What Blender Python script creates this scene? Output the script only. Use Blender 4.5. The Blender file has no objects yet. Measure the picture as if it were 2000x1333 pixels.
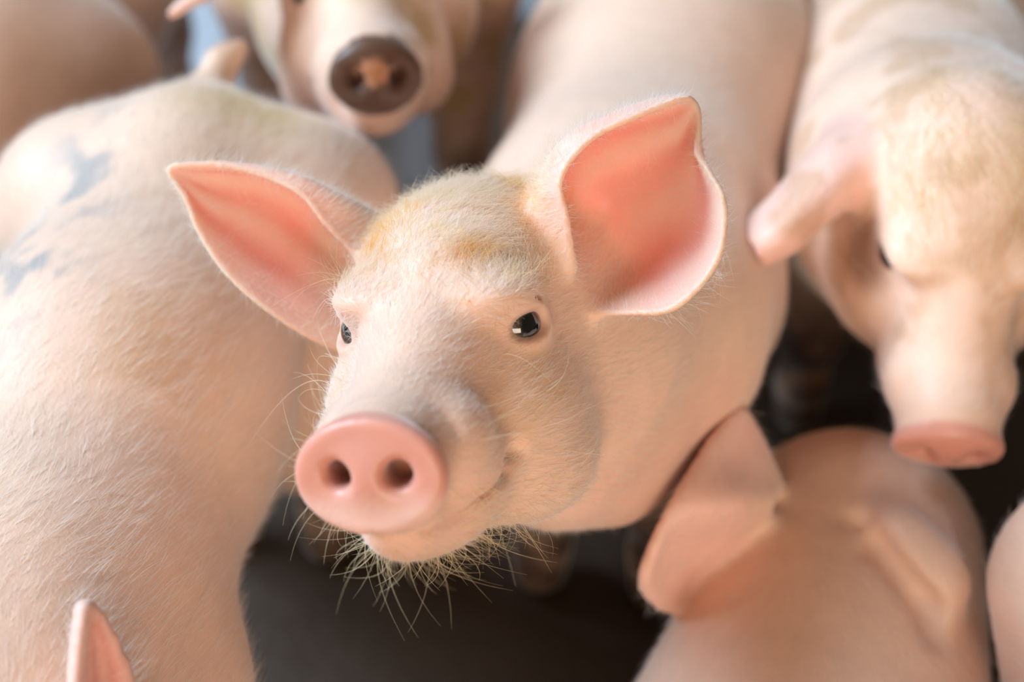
import bpy, math, random
import numpy as np
from mathutils import Vector, Matrix, kdtree

SC = bpy.context.scene
COL = SC.collection
RNG = np.random.default_rng(7)

# ------------------------------------------------------------------ camera
F_PX = 2778.0
PITCH = math.radians(40.0)
CAM_H = 1.08
cam_d = bpy.data.cameras.new('camera')
cam = bpy.data.objects.new('camera', cam_d)
COL.objects.link(cam)
cam.location = (0, 0, CAM_H)
cam.rotation_euler = (math.radians(90) - PITCH, 0, 0)
cam_d.sensor_width = 36.0
cam_d.lens = 36.0 * F_PX / 2000.0
cam_d.clip_start = 0.02
cam_d.dof.use_dof = True
cam_d.dof.focus_distance = 0.782
cam_d.dof.aperture_fstop = 2.8
SC.camera = cam

# ------------------------------------------------------------------ world, light, exposure
world = bpy.data.worlds.new('overcast_daylight')
SC.world = world
world.use_nodes = True
bg = world.node_tree.nodes['Background']
bg.inputs['Color'].default_value = (1.0, 0.80, 0.58, 1)
bg.inputs['Strength'].default_value = 0.10

def area_light(name, loc, target, sx, sy, power, color):
    d = bpy.data.lights.new(name, 'AREA')
    d.shape = 'RECTANGLE'; d.size = sx; d.size_y = sy
    d.energy = power; d.color = color
    o = bpy.data.objects.new(name, d); COL.objects.link(o)
    o.location = loc
    o.rotation_euler = (Vector(target) - Vector(loc)).to_track_quat('-Z', 'Y').to_euler()
    return o
area_light('barn_opening_daylight', (-5.4, 2.0, 5.2), (0, 0.8, 0.4), 4.0, 4.0, 1050, (0.60, 0.80, 1.0))
area_light('added_front_fill', (0.3, -4.2, 1.7), (0, 0.8, 0.5), 3.4, 1.8, 165, (1.0, 0.84, 0.68))  # unseen warm fill, added behind the viewer to brighten faces and ears

SC.view_settings.view_transform = 'Standard'
SC.view_settings.look = 'None'
SC.view_settings.gamma = 1.0
SC.view_settings.use_curve_mapping = False
SC.view_settings.exposure = 0.16
SC.cycles.diffuse_bounces = 4
SC.cycles.max_bounces = 6

# ------------------------------------------------------------------ helpers
FW = np.array([0, math.cos(PITCH), -math.sin(PITCH)])
UP = np.array([0, math.sin(PITCH), math.cos(PITCH)])
RT = np.array([1.0, 0, 0])
CAM = np.array([0, 0, CAM_H])

def P(x, y, d):
    """point seen at pixel x, y of the 2000 x 1333 photograph at depth d metres"""
    return CAM + d * (FW + (x - 1000.0) / F_PX * RT - (y - 666.5) / F_PX * UP)

def arr(*a):
    return np.array(a, float)

def unit(v):
    v = np.asarray(v, float)
    return v / (np.linalg.norm(v) + 1e-12)

def srgb(r, g, b):
    f = lambda c: c / 12.92 if c <= 0.04045 else ((c + 0.055) / 1.055) ** 2.4
    return np.array([f(r / 255.0), f(g / 255.0), f(b / 255.0)])

def sstep(a, b, x):
    t = np.clip((x - a) / (b - a), 0, 1)
    return t * t * (3 - 2 * t)

def vnoise(p, scale, seed=0):
    """cheap smooth value noise on an (n, 3) array, 0..1"""
    q = p * scale + seed * 17.13
    i = np.floor(q).astype(np.int64); f = q - i
    f = f * f * (3 - 2 * f)
    def h(ix, iy, iz):
        n = (ix * 374761393 + iy * 668265263 + iz * 2147483647 + seed * 974634) & 0x7fffffff
        n = ((n ^ (n >> 13)) * 1274126177) & 0x7fffffff
        n = n ^ (n >> 16)
        return (n & 0xffff) / 65535.0
    out = 0
    for dx in (0, 1):
        for dy in (0, 1):
            for dz in (0, 1):
                w = ((f[:, 0] if dx else 1 - f[:, 0]) * (f[:, 1] if dy else 1 - f[:, 1]) * (f[:, 2] if dz else 1 - f[:, 2]))
                out = out + w * h(i[:, 0] + dx, i[:, 1] + dy, i[:, 2] + dz)
    return out

def fbm(p, scale, seed=0, oct=3):
    s = 0; a = 0.5; t = 0
    for o in range(oct):
        s = s + a * vnoise(p, scale * 2 ** o, seed + o); t += a; a *= 0.5
    return s / t

# ------------------------------------------------------------------ implicit modelling: soft-blended solids meshed by surface nets
class Cap:
    """tapered capsule, optionally squashed by a 3x3 matrix S"""
    def __init__(s, a, b, r1, r2, k=0.02, S=None):
        s.a = np.asarray(a, float); s.b = np.asarray(b, float); s.r1 = r1; s.r2 = r2; s.k = k; s.S = S
        s.m = 1.0
        if S is not None:
            s.m = 1.0 / np.linalg.norm(S, 2)
    def __call__(s, p):
        pa = p - s.a; ba = s.b - s.a
        if s.S is not None:
            pa = pa @ s.S.T; ba = s.S @ ba
        h = np.clip(pa @ ba / max(ba @ ba, 1e-12), 0, 1)
        d = np.sqrt(((pa - h[:, None] * ba) ** 2).sum(1)) - (s.r1 + (s.r2 - s.r1) * h)
        return d * s.m

class Ell:
    """ellipsoid: centre, axes as columns of A, radii"""
    def __init__(s, c, r, k=0.02, A=None):
        s.c = np.asarray(c, float); s.r = np.asarray(r, float); s.k = k; s.A = np.eye(3) if A is None else A
    def __call__(s, p):
        q = (p - s.c) @ s.A
        k0 = np.sqrt(((q / s.r) ** 2).sum(1)); k1 = np.sqrt(((q / s.r ** 2) ** 2).sum(1)) + 1e-9
        return k0 * (k0 - 1.0) / k1

class Disc:
    """elliptical plate with rounded rim; local x, z in the plane, y the axis"""
    def __init__(s, c, a, b, h, rnd, A, k=0.01):
        s.c = np.asarray(c, float); s.ab = (a, b); s.h = h; s.rn = rnd; s.A = A; s.k = k
    def __call__(s, p):
        q = (p - s.c) @ s.A
        a, b = s.ab
        z = q[:, 2]
        k0 = np.sqrt((q[:, 0] / a) ** 2 + (z / b) ** 2)
        k1 = np.sqrt((q[:, 0] / a ** 2) ** 2 + (z / b ** 2) ** 2) + 1e-6
        dr = k0 * (k0 - 1) / k1 + s.rn
        dr = np.where(k0 < 0.2, -min(a, b) + s.rn, dr)
        dy = np.abs(q[:, 1]) - s.h + s.rn
        return np.minimum(np.maximum(dr, dy), 0) + np.sqrt(np.maximum(dr, 0) ** 2 + np.maximum(dy, 0) ** 2) - s.rn

class Sheet:
    """thin curved sheet (an ear) given as a cloud of little spheres"""
    def __init__(s, pts, rad, kd, k=0.012):
        s.pts = pts; s.rad = rad; s.k = k; s.kd = kd
        s.c = pts.mean(0); s.R = np.sqrt(((pts - s.c) ** 2).sum(1)).max()
    def near(s, p):
        out = np.empty(len(p)); find = s.kd.find; rad = s.rad
        for i, q in enumerate(p.tolist()):
            _, j, d = find(q)
            out[i] = d - rad[j]
        return out
    def __call__(s, p):
        """p are the nodes of one cubic block; far nodes only get a lower bound"""
        n = round(len(p) ** (1 / 3))
        g = p.reshape(n, n, n, 3)
        ci = np.minimum(np.round(np.arange(n) / 4).astype(int), (n - 1) // 4)
        co = g[::4, ::4, ::4]
        v = s.near(co.reshape(-1, 3)).reshape(co.shape[:3])
        v = v[np.ix_(ci, ci, ci)]
        cp = co[np.ix_(ci, ci, ci)]
        lb = (v - np.sqrt(((g - cp) ** 2).sum(-1))).ravel()
        out = np.maximum(lb, s.k)
        m = lb < s.k * 0.7
        out[m] = s.near(p[m])
        return out

def smin(a, b, k):
    h = np.maximum(k - np.abs(a - b), 0) / k
    return np.minimum(a, b) - h * h * k * 0.25

class Field:
    def __init__(s):
        s.add = []; s.sub = []
    def eval(s, p, add=None, sub=None):
        d = None
        for f in (s.add if add is None else add):
            e = f(p)
            d = e if d is None else smin(d, e, f.k)
        if d is None:
            return np.full(len(p), 1.0)
        for f in (s.sub if sub is None else sub):
            d = -smin(-d, f(p), f.k)
        return d

def mesh_field(fld, lo, hi, vox, B=16):
    lo = np.asarray(lo, float); hi = np.asarray(hi, float)
    nb = np.ceil((hi - lo) / (vox * B)).astype(int)
    bs = vox * B
    gi = np.stack(np.meshgrid(*[np.arange(n) for n in nb], indexing='ij'), -1).reshape(-1, 3)
    ctr = lo + (gi + 0.5) * bs
    hd = bs * math.sqrt(3) / 2
    # distances of every block centre to every solid, for culling
    def cd(f):
        if isinstance(f, Sheet):
            o = np.sqrt(((ctr - f.c) ** 2).sum(1)) - f.R
            m = o < 0.08
            o[m] = f.near(ctr[m])
            return o
        return f(ctr)
    DA = np.stack([cd(f) for f in fld.add], 1)
    DS = np.stack([cd(f) for f in fld.sub], 1) if fld.sub else np.zeros((len(ctr), 0))
    mn = DA.min(1)
    kmax = max(f.k for f in fld.add)
    tot = mn.copy()
    if DS.shape[1]:
        tot = np.maximum(mn, -DS.min(1))
    act = (np.abs(tot) < hd * 1.5 + kmax * 0.5)
    n1 = B + 1
    g = np.arange(n1)
    node = np.stack(np.meshgrid(g, g, g, indexing='ij'), -1).reshape(-1, 3)
    NX, NY, NZ = (nb * B + 4).tolist()
    def key(c):
        return ((c[:, 0] + 1) * NY + (c[:, 1] + 1)) * NZ + (c[:, 2] + 1)
    ks, ps, qk, qf = [], [], [], []
    off = np.array([[0, 0, 0], [1, 0, 0], [0, 1, 0], [1, 1, 0], [0, 0, 1], [1, 0, 1], [0, 1, 1], [1, 1, 1]])
    edges = [(0, 1), (2, 3), (4, 5), (6, 7), (0, 2), (1, 3), (4, 6), (5, 7), (0, 4), (1, 5), (2, 6), (3, 7)]
    for bi in np.nonzero(act)[0]:
        base = gi[bi] * B
        pts = lo + (node + base) * vox
        lim = mn[bi] + 2 * hd * 1.6
        add = [f for j, f in enumerate(fld.add) if DA[bi, j] < lim + f.k + 0.004]
        sub = [f for j, f in enumerate(fld.sub) if DS[bi, j] < hd * 1.6 + f.k + 0.004]
        v = fld.eval(pts, add, sub).reshape(n1, n1, n1)
        s = v < 0
        if s.all() or not s.any():
            continue
        c8 = [v[o[0]:o[0] + B, o[1]:o[1] + B, o[2]:o[2] + B] for o in off]
        sg = sum((c < 0).astype(np.int8) for c in c8)
        ci = np.stack(np.nonzero((sg > 0) & (sg < 8)), 1)
        if len(ci):
            vals = np.stack([c[ci[:, 0], ci[:, 1], ci[:, 2]] for c in c8], 1)
            acc = np.zeros((len(ci), 3)); cnt = np.zeros(len(ci))
            for a, b in edges:
                va = vals[:, a]; vb = vals[:, b]
                m = (va < 0) != (vb < 0)
                t = np.where(m, va / np.where(m, va - vb, 1), 0)
                pt = off[a] + t[:, None] * (off[b] - off[a])
                acc += np.where(m[:, None], pt, 0); cnt += m
            ps.append(lo + (ci + base + acc / cnt[:, None]) * vox)
            ks.append(key(ci + base))
        for ax in range(3):
            o1, o2 = [(1, 2), (2, 0), (0, 1)][ax]
            A = s[:B, :B, :B]
            sl = [slice(0, B)] * 3; sl[ax] = slice(1, B + 1)
            C = s[tuple(sl)]
            ei = np.stack(np.nonzero(A != C), 1)
            if not len(ei):
                continue
            ins = A[ei[:, 0], ei[:, 1], ei[:, 2]]
            e = ei + base
            d1 = np.zeros(3, int); d1[o1] = 1
            d2 = np.zeros(3, int); d2[o2] = 1
            q = np.stack([key(e - d1 - d2), key(e - d2), key(e), key(e - d1)], 1)
            q[~ins] = q[~ins][:, ::-1]
            qk.append(q)
    K = np.concatenate(ks); V = np.concatenate(ps); Q = np.concatenate(qk)
    order = np.argsort(K); K = K[order]; V = V[order]
    ix = np.searchsorted(K, Q); ix = np.clip(ix, 0, len(K) - 1)
    ok = (K[ix] == Q).all(1)
    return V, ix[ok]

def vert_normals(V, Q):
    n = np.cross(V[Q[:, 2]] - V[Q[:, 0]], V[Q[:, 3]] - V[Q[:, 1]])
    N = np.zeros_like(V)
    for j in range(4):
        for a in range(3):
            N[:, a] += np.bincount(Q[:, j], weights=n[:, a], minlength=len(V))
    return N / (np.linalg.norm(N, axis=1, keepdims=True) + 1e-12)

def smooth_mesh(V, Q, it=2, lam=0.5):
    for _ in range(it):
        S = np.zeros_like(V); c = np.zeros(len(V))
        for j in range(4):
            a = Q[:, j]
            for b in (Q[:, (j + 1) % 4], Q[:, (j + 3) % 4]):
                for x in range(3):
                    S[:, x] += np.bincount(a, weights=V[b, x], minlength=len(V))
                c += np.bincount(a, minlength=len(V))
        V = V + lam * (S / np.maximum(c, 1)[:, None] - V)
    return V

def mesh_object(name, V, Q, mat, parent=None, color=None, thin=None, wet=None):
    me = bpy.data.meshes.new(name)
    me.vertices.add(len(V)); me.vertices.foreach_set('co', np.ascontiguousarray(V, dtype=np.float32).ravel())
    k = Q.shape[1]
    me.loops.add(Q.size); me.loops.foreach_set('vertex_index', Q.astype(np.int32).ravel())
    me.polygons.add(len(Q))
    me.polygons.foreach_set('loop_start', np.arange(0, Q.size, k, dtype=np.int32))
    me.polygons.foreach_set('use_smooth', np.ones(len(Q), bool))
    me.update(calc_edges=True)
    if color is not None:
        at = me.color_attributes.new('skin', 'FLOAT_COLOR', 'POINT')
        at.data.foreach_set('color', np.concatenate([color, np.zeros((len(V), 1)) if thin is None else thin[:, None]], 1).astype(np.float32).ravel())
    if wet is not None:
        wa = me.attributes.new('wet', 'FLOAT', 'POINT'); wa.data.foreach_set('value', wet.astype(np.float32))
    me.materials.append(mat)
    o = bpy.data.objects.new(name, me); COL.objects.link(o)
    attach(o, parent)
    return o

def attach(o, parent):
    if parent is not None:
        o.parent = parent
        o.matrix_parent_inverse = Matrix.Translation(-parent.location)

def hair_object(name, pts, rad, tint, mat, parent):
    """pts (n, m, 3), rad (n, m), tint (n, 3)"""
    n, m = pts.shape[:2]
    hc = bpy.data.hair_curves.new(name)
    hc.add_curves([m] * n)
    hc.attributes['position'].data.foreach_set('vector', pts.astype(np.float32).ravel())
    ra = hc.attributes.get('radius') or hc.attributes.new('radius', 'FLOAT', 'POINT')
    ra.data.foreach_set('value', rad.astype(np.float32).ravel())
    ta = hc.attributes.new('tint', 'FLOAT_COLOR', 'CURVE')
    ta.data.foreach_set('color', np.concatenate([tint, np.ones((n, 1))], 1).astype(np.float32).ravel())
    hc.materials.append(mat)
    o = bpy.data.objects.new(name, hc); COL.objects.link(o)
    o['kind'] = 'stuff'
    attach(o, parent)
    return o

# ------------------------------------------------------------------ materials
def new_mat(name):
    m = bpy.data.materials.new(name); m.use_nodes = True
    nt = m.node_tree; nt.nodes.clear()
    out = nt.nodes.new('ShaderNodeOutputMaterial')
    return m, nt, out

def skin_material(name, sss=0.35, scale=0.006, rough=0.48, bump=0.25):
    m, nt, out = new_mat(name)
    N = nt.nodes; L = nt.links
    b = N.new('ShaderNodeBsdfPrincipled')
    at = N.new('ShaderNodeAttribute'); at.attribute_name = 'skin'
    tc = N.new('ShaderNodeTexCoord')
    n1 = N.new('ShaderNodeTexNoise'); n1.inputs['Scale'].default_value = 55; n1.inputs['Detail'].default_value = 4
    n2 = N.new('ShaderNodeTexNoise'); n2.inputs['Scale'].default_value = 420; n2.inputs['Detail'].default_value = 3
    L.new(tc.outputs['Object'], n1.inputs['Vector']); L.new(tc.outputs['Object'], n2.inputs['Vector'])
    mr = N.new('ShaderNodeMapRange'); mr.inputs['To Min'].default_value = 0.90; mr.inputs['To Max'].default_value = 1.08
    L.new(n1.outputs['Fac'], mr.inputs['Value'])
    mx = N.new('ShaderNodeMix'); mx.data_type = 'RGBA'; mx.blend_type = 'MULTIPLY'; mx.inputs['Factor'].default_value = 1.0
    L.new(at.outputs['Color'], mx.inputs['A']); L.new(mr.outputs['Result'], mx.inputs['B'])
    L.new(mx.outputs['Result'], b.inputs['Base Color'])
    wt = N.new('ShaderNodeAttribute'); wt.attribute_name = 'wet'
    wm = N.new('ShaderNodeMath'); wm.operation = 'MULTIPLY_ADD'; wm.inputs[1].default_value = -0.10; wm.inputs[2].default_value = rough
    L.new(wt.outputs['Fac'], wm.inputs[0]); L.new(wm.outputs['Value'], b.inputs['Roughness'])
    for nm, base, gain in ((('Subsurface Weight', sss, 0.60), ('Subsurface Scale', scale, 0.010)) if sss > 0 else ()):
        ma = N.new('ShaderNodeMath'); ma.operation = 'MULTIPLY_ADD'
        L.new(at.outputs['Alpha'], ma.inputs[0]); ma.inputs[1].default_value = gain; ma.inputs[2].default_value = base
        L.new(ma.outputs['Value'], b.inputs[nm])
    b.inputs['Subsurface Radius'].default_value = (1.0, 0.38, 0.22)
    b.inputs['Specular IOR Level'].default_value = 0.35
    b.inputs['Sheen Weight'].default_value = 0.45; b.inputs['Sheen Roughness'].default_value = 0.4; b.inputs['Sheen Tint'].default_value = (1, 0.97, 0.92, 1)
    bp = N.new('ShaderNodeBump'); bp.inputs['Strength'].default_value = bump; bp.inputs['Distance'].default_value = 0.0012
    L.new(n2.outputs['Fac'], bp.inputs['Height']); L.new(bp.outputs['Normal'], b.inputs['Normal'])
    L.new(b.outputs['BSDF'], out.inputs['Surface'])
    return m

def hair_material(name, rough=0.5):
    m, nt, out = new_mat(name)
    N = nt.nodes; L = nt.links
    at = N.new('ShaderNodeAttribute'); at.attribute_name = 'tint'
    b = N.new('ShaderNodeBsdfDiffuse')
    L.new(at.outputs['Color'], b.inputs['Color'])
    t = N.new('ShaderNodeBsdfTranslucent'); L.new(at.outputs['Color'], t.inputs['Color'])
    mx = N.new('ShaderNodeMixShader'); mx.inputs['Fac'].default_value = 0.5
    L.new(b.outputs['BSDF'], mx.inputs[1]); L.new(t.outputs['BSDF'], mx.inputs[2])
    L.new(mx.outputs['Shader'], out.inputs['Surface'])
    return m

def eye_material(name):
    """dark brown iris with a wide black pupil; the eyeball's own +Z is its line of sight"""
    m, nt, out = new_mat(name)
    N = nt.nodes; L = nt.links
    b = N.new('ShaderNodeBsdfPrincipled')
    tc = N.new('ShaderNodeTexCoord')
    sp = N.new('ShaderNodeSeparateXYZ'); L.new(tc.outputs['Object'], sp.inputs['Vector'])
    cr = N.new('ShaderNodeValToRGB')
    mp = N.new('ShaderNodeMapRange'); mp.inputs['From Min'].default_value = 0.0; mp.inputs['From Max'].default_value = 1.0
    L.new(sp.outputs['Z'], mp.inputs['Value']); L.new(mp.outputs['Result'], cr.inputs['Fac'])
    e = cr.color_ramp.elements
    e[0].position = 0.0; e[0].color = (0.36, 0.25, 0.20, 1)
    e[1].position = 1.0; e[1].color = (0.004, 0.004, 0.005, 1)
    for pos, c in ((0.50, (0.30, 0.20, 0.15, 1)), (0.62, (0.035, 0.022, 0.014, 1)), (0.72, (0.07, 0.05, 0.032, 1)), (0.86, (0.055, 0.045, 0.035, 1)), (0.92, (0.004, 0.004, 0.005, 1))):
        x = e.new(pos); x.color = c
    L.new(cr.outputs['Color'], b.inputs['Base Color'])
    b.inputs['Roughness'].default_value = 0.08
    b.inputs['Coat Weight'].default_value = 1.0
    b.inputs['Coat Roughness'].default_value = 0.02
    L.new(b.outputs['BSDF'], out.inputs['Surface'])
    return m

def floor_material(name):
    m, nt, out = new_mat(name)
    N = nt.nodes; L = nt.links
    b = N.new('ShaderNodeBsdfPrincipled')
    tc = N.new('ShaderNodeTexCoord')
    n1 = N.new('ShaderNodeTexNoise'); n1.inputs['Scale'].default_value = 3.2; n1.inputs['Detail'].default_value = 6
    n2 = N.new('ShaderNodeTexNoise'); n2.inputs['Scale'].default_value = 45; n2.inputs['Detail'].default_value = 5
    for n in (n1, n2): L.new(tc.outputs['Object'], n.inputs['Vector'])
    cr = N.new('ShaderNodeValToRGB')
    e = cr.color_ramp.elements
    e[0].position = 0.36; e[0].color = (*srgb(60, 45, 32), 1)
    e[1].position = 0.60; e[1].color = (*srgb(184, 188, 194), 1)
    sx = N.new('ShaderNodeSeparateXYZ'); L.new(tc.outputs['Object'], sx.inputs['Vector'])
    my = N.new('ShaderNodeMapRange'); my.inputs['From Min'].default_value = 1.15; my.inputs['From Max'].default_value = 1.75  # besides the mud: shade painted into the near floor, light into the far
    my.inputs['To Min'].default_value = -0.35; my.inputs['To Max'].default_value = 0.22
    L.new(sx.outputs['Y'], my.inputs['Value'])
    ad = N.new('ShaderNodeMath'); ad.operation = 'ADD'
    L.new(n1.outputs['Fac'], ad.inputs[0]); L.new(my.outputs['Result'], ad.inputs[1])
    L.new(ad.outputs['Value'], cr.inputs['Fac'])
    mr = N.new('ShaderNodeMapRange'); mr.inputs['To Min'].default_value = 0.75; mr.inputs['To Max'].default_value = 1.15
    L.new(n2.outputs['Fac'], mr.inputs['Value'])
    mx = N.new('ShaderNodeMix'); mx.data_type = 'RGBA'; mx.blend_type = 'MULTIPLY'; mx.inputs['Factor'].default_value = 1.0
    L.new(cr.outputs['Color'], mx.inputs['A']); L.new(mr.outputs['Result'], mx.inputs['B'])
    L.new(mx.outputs['Result'], b.inputs['Base Color'])
    b.inputs['Roughness'].default_value = 0.5
    bp = N.new('ShaderNodeBump'); bp.inputs['Strength'].default_value = 0.4; bp.inputs['Distance'].default_value = 0.004
    L.new(n2.outputs['Fac'], bp.inputs['Height']); L.new(bp.outputs['Normal'], b.inputs['Normal'])
    L.new(b.outputs['BSDF'], out.inputs['Surface'])
    return m

M_SKIN = skin_material('pig_skin')
M_SKIN_FAR = skin_material('pig_skin_plain', sss=0.0, scale=0.006)
M_HAIR = hair_material('pale_hair')
M_EYE = eye_material('pig_eye')
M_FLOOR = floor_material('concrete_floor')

# ------------------------------------------------------------------ the floor of the pen
def build_floor():
    n = 40
    xs = np.linspace(-4, 4, n + 1); ys = np.linspace(-3, 6, n + 1)
    X, Y = np.meshgrid(xs, ys, indexing='ij')
    Z = 0.004 * (fbm(np.stack([X.ravel(), Y.ravel(), 0 * X.ravel()], 1), 2.0, 5) - 1.0)
    V = np.stack([X.ravel(), Y.ravel(), Z], 1)
    i = np.arange(n)[:, None] * (n + 1) + np.arange(n)[None]
    i = i.ravel()
    Q = np.stack([i, i + n + 1, i + n + 2, i + 1], 1)
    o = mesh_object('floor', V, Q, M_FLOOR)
    o['kind'] = 'structure'; o['label'] = 'bare grey concrete floor of the pig pen, muddy in places, its near part painted darker as shade'
    o['category'] = 'floor'
build_floor()

# ------------------------------------------------------------------ pig anatomy
class Frame:
    """head frame: origin at the centre of the snout disc, y out of the snout, z up, x sideways"""
    def __init__(s, t, R, sc=1.0):
        s.t = np.asarray(t, float); s.R = np.asarray(R, float); s.s = sc
    def __call__(s, *l):
        return s.t + s.s * (s.R @ np.asarray(l, float))
    def inv(s, p):
        return ((p - s.t) @ s.R) / s.s
    @staticmethod
    def look(t, fwd, up=(0, 0, 1), sc=1.0, roll=0.0):
        y = unit(fwd); x = unit(np.cross(np.asarray(up, float), y)); z = unit(np.cross(y, x))
        x = np.cross(y, z)   # right-handed
        if roll:
            c, s_ = math.cos(roll), math.sin(roll)
            x, z = c * x + s_ * z, -s_ * x + c * z
        return Frame(t, np.stack([x, y, z], 1), sc)

EYE_C = np.array([0.0435, -0.1300, 0.0440])
EYE_DIR = unit([0.80, 0.58, 0.12])
EYE_R = 0.0143

def head_solids(fld, fr, fine=True, mz=1.0):
    s = fr.s; A = fr.R
    def el(c, r, k): fld.add.append(Ell(fr(*c), np.array(r) * s, k * s, A))
    def cap(a, b, r1, r2, k): fld.add.append(Cap(fr(*a), fr(*b), r1 * s, r2 * s, k * s))
    def cut(a, b, r1, r2, k): fld.sub.append(Cap(fr(*a), fr(*b), r1 * s, r2 * s, k * s))
    el((0, -0.175, 0.050), (0.060, 0.064, 0.060), 0.02)            # cranium
    el((0, -0.205, 0.062), (0.052, 0.050, 0.050), 0.02)            # poll
    cap((0, -0.135, 0.044), (0, -0.065, 0.012), 0.044, 0.0315, 0.02)  # forehead to bridge
    cap((0, -0.075, 0.003), (0, -0.028, 0.001), 0.0340 * mz, 0.0332 * mz, 0.012)  # muzzle
    cap((0, -0.130, -0.032), (0, -0.040, -0.033), 0.036, 0.0215, 0.015)   # lower jaw
    el((0.0, -0.084, -0.041), (0.037, 0.046, 0.022), 0.02)            # under the jaw
    for q in (-1, 1):
        el((q * 0.037, -0.145, -0.010), (0.038, 0.054, 0.050), 0.025)   # cheek
        el((q * 0.037, -0.152, -0.042), (0.038, 0.046, 0.029), 0.02)   # jowl
        el((q * 0.0300, -0.054, 0.002), (0.0160, 0.022, 0.0205), 0.013)  # bulge beside the muzzle
        el((q * 0.036, -0.124, 0.064), (0.021, 0.026, 0.011), 0.016)   # brow
        el((q * 0.026, -0.076, -0.020), (0.018, 0.024, 0.018), 0.018)   # upper lip
        el(EYE_C * [q, 1, 1], (0.0168, 0.0168, 0.0168), 0.010)         # lids
    fld.add.append(Disc(fr(0, -0.0055, 0.0), 0.0388 * s, 0.0300 * s, 0.0065 * s, 0.0048 * s, A, 0.005 * s))
    for q in (-1, 1):
        cut((q * 0.0160, 0.010, 0.0005), (q * 0.0135, -0.022, 0.004), 0.0078, 0.0060, 0.005)
    cut((0, 0.004, -0.033), (0, -0.012, -0.034), 0.0030, 0.0030, 0.006)   # notch under the disc
    if fine:
        # mouth line
        for q in (-1, 1):
            ln = [(0.0490, -0.091, -0.0160), (0.0440, -0.081, -0.0215), (0.038, -0.064, -0.0285), (0.030, -0.044, -0.0340), (0.019, -0.026, -0.0365), (0.0, -0.015, -0.0380)]
            rr = [0.0046, 0.0048, 0.0010, 0.0008, 0.0012, 0.0016]
            for (a, b), (r1, r2) in zip(zip(ln, ln[1:]), zip(rr, rr[1:])):
                cut((q * a[0], a[1], a[2]), (q * b[0], b[1], b[2]), r1, r2, 0.006)
        # wrinkles over the muzzle behind the disc
        for yy, rm, g in ((-0.0150, 0.0345, 0.0026), (-0.0230, 0.0362, 0.0020), (-0.032, 0.0378, 0.0018)):
            an = [math.radians(a) for a in range(15, 166, 15)]
            pp = [(rm * math.cos(a), yy - 0.004 * math.sin(a), 0.003 + rm * 0.98 * math.sin(a)) for a in an]
            for a, b in zip(pp, pp[1:]):
                cut(a, b, g, g, 0.004)
    # the openings of the eyes
    for q in (-1, 1):
        E = EYE_C * [q, 1, 1]; D = EYE_DIR * [q, 1, 1]
        side = unit(np.cross(D, [0, 0, 1.0])); vert = unit(np.cross(side, D))
        if vert[2] < 0: vert = -vert
        tilt = unit(side * (1 if side[1] > 0 else -1) + vert * -0.12)
        c = E + D * 0.016
        cut(c - tilt * 0.0090, c + tilt * 0.0085, 0.0066, 0.0066, 0.002)
        cut(E + D * 0.0180 - tilt * 0.004, E + D * 0.0180 + tilt * 0.004, 0.0074, 0.0074, 0.003)
        if fine:
            up = np.cross(tilt, D); up = up if up[2] > 0 else -up
            ring = []
            for a in np.linspace(0, 2 * math.pi, 17):
                w = tilt * math.cos(a) * 0.0158 + up * math.sin(a) * (0.0104 if math.sin(a) > 0 else 0.0100)
                h = math.sqrt(max(0.0176 ** 2 - w @ w, 0))
                ring.append(E + w + D * h * 0.93)
            for a, b in zip(ring, ring[1:]):
                fld.add.append(Cap(fr(*a), fr(*b), 0.0021 * s, 0.0021 * s, 0.003 * s))
            cr = [E + unit(D * 0.62 + up * 0.80 + tilt * t) * 0.0188 for t in np.linspace(-0.75, 0.75, 7)]
            for a, b in zip(cr, cr[1:]):
                cut(a, b, 0.0014, 0.0014, 0.004)

def leg(fld, pts, k=0.03):
    for (a, r1), (b, r2) in zip(pts, pts[1:]):
        fld.add.append(Cap(a, b, r1, r2, k))

def body_solids(fld, spine, legs=True, lat_scale=1.0, leg_x=0.075, hs=1.0):
    """spine: list of (point, radius), tail end first; returns forward and lateral vectors"""
    fwd = unit((spine[-1][0] - spine[0][0]) * [1, 1, 0]); lat = np.cross(fwd, [0, 0, 1.0])
    S = np.eye(3) + np.outer(lat, lat) * (1.0 / lat_scale - 1.0)
    for (a, r1), (b, r2) in zip(spine, spine[1:]):
        fld.add.append(Cap(a, b, r1, r2, 0.06, S))
    if legs:
        z = np.array([0, 0, 1.0])
        hip, hr = spine[0]
        sh, sr = spine[-2] if len(spine) > 3 else spine[-1]
        for q in (-1, 1):
            g = lambda o, fx, h: o * [1, 1, 0] + fwd * fx + lat * q * leg_x * (0.8 if o is sh else 1.0) + z * h * hs
            leg(fld, [(g(hip, 0.00, hip[2] / hs) + lat * q * 0.012, 0.085), (g(hip, 0.03, 0.22), 0.058), (g(hip, -0.045, 0.14), 0.030), (g(hip, -0.03, 0.06), 0.023), (g(hip, -0.012, 0.022), 0.025)])
            leg(fld, [(g(sh, 0.00, sh[2] / hs - 0.03) + lat * q * 0.010, 0.066), (g(sh, -0.01, 0.22), 0.046), (g(sh, 0.006, 0.13), 0.031), (g(sh, 0.0, 0.055), 0.023), (g(sh, 0.012, 0.022), 0.025)])
    return fwd, lat

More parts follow.
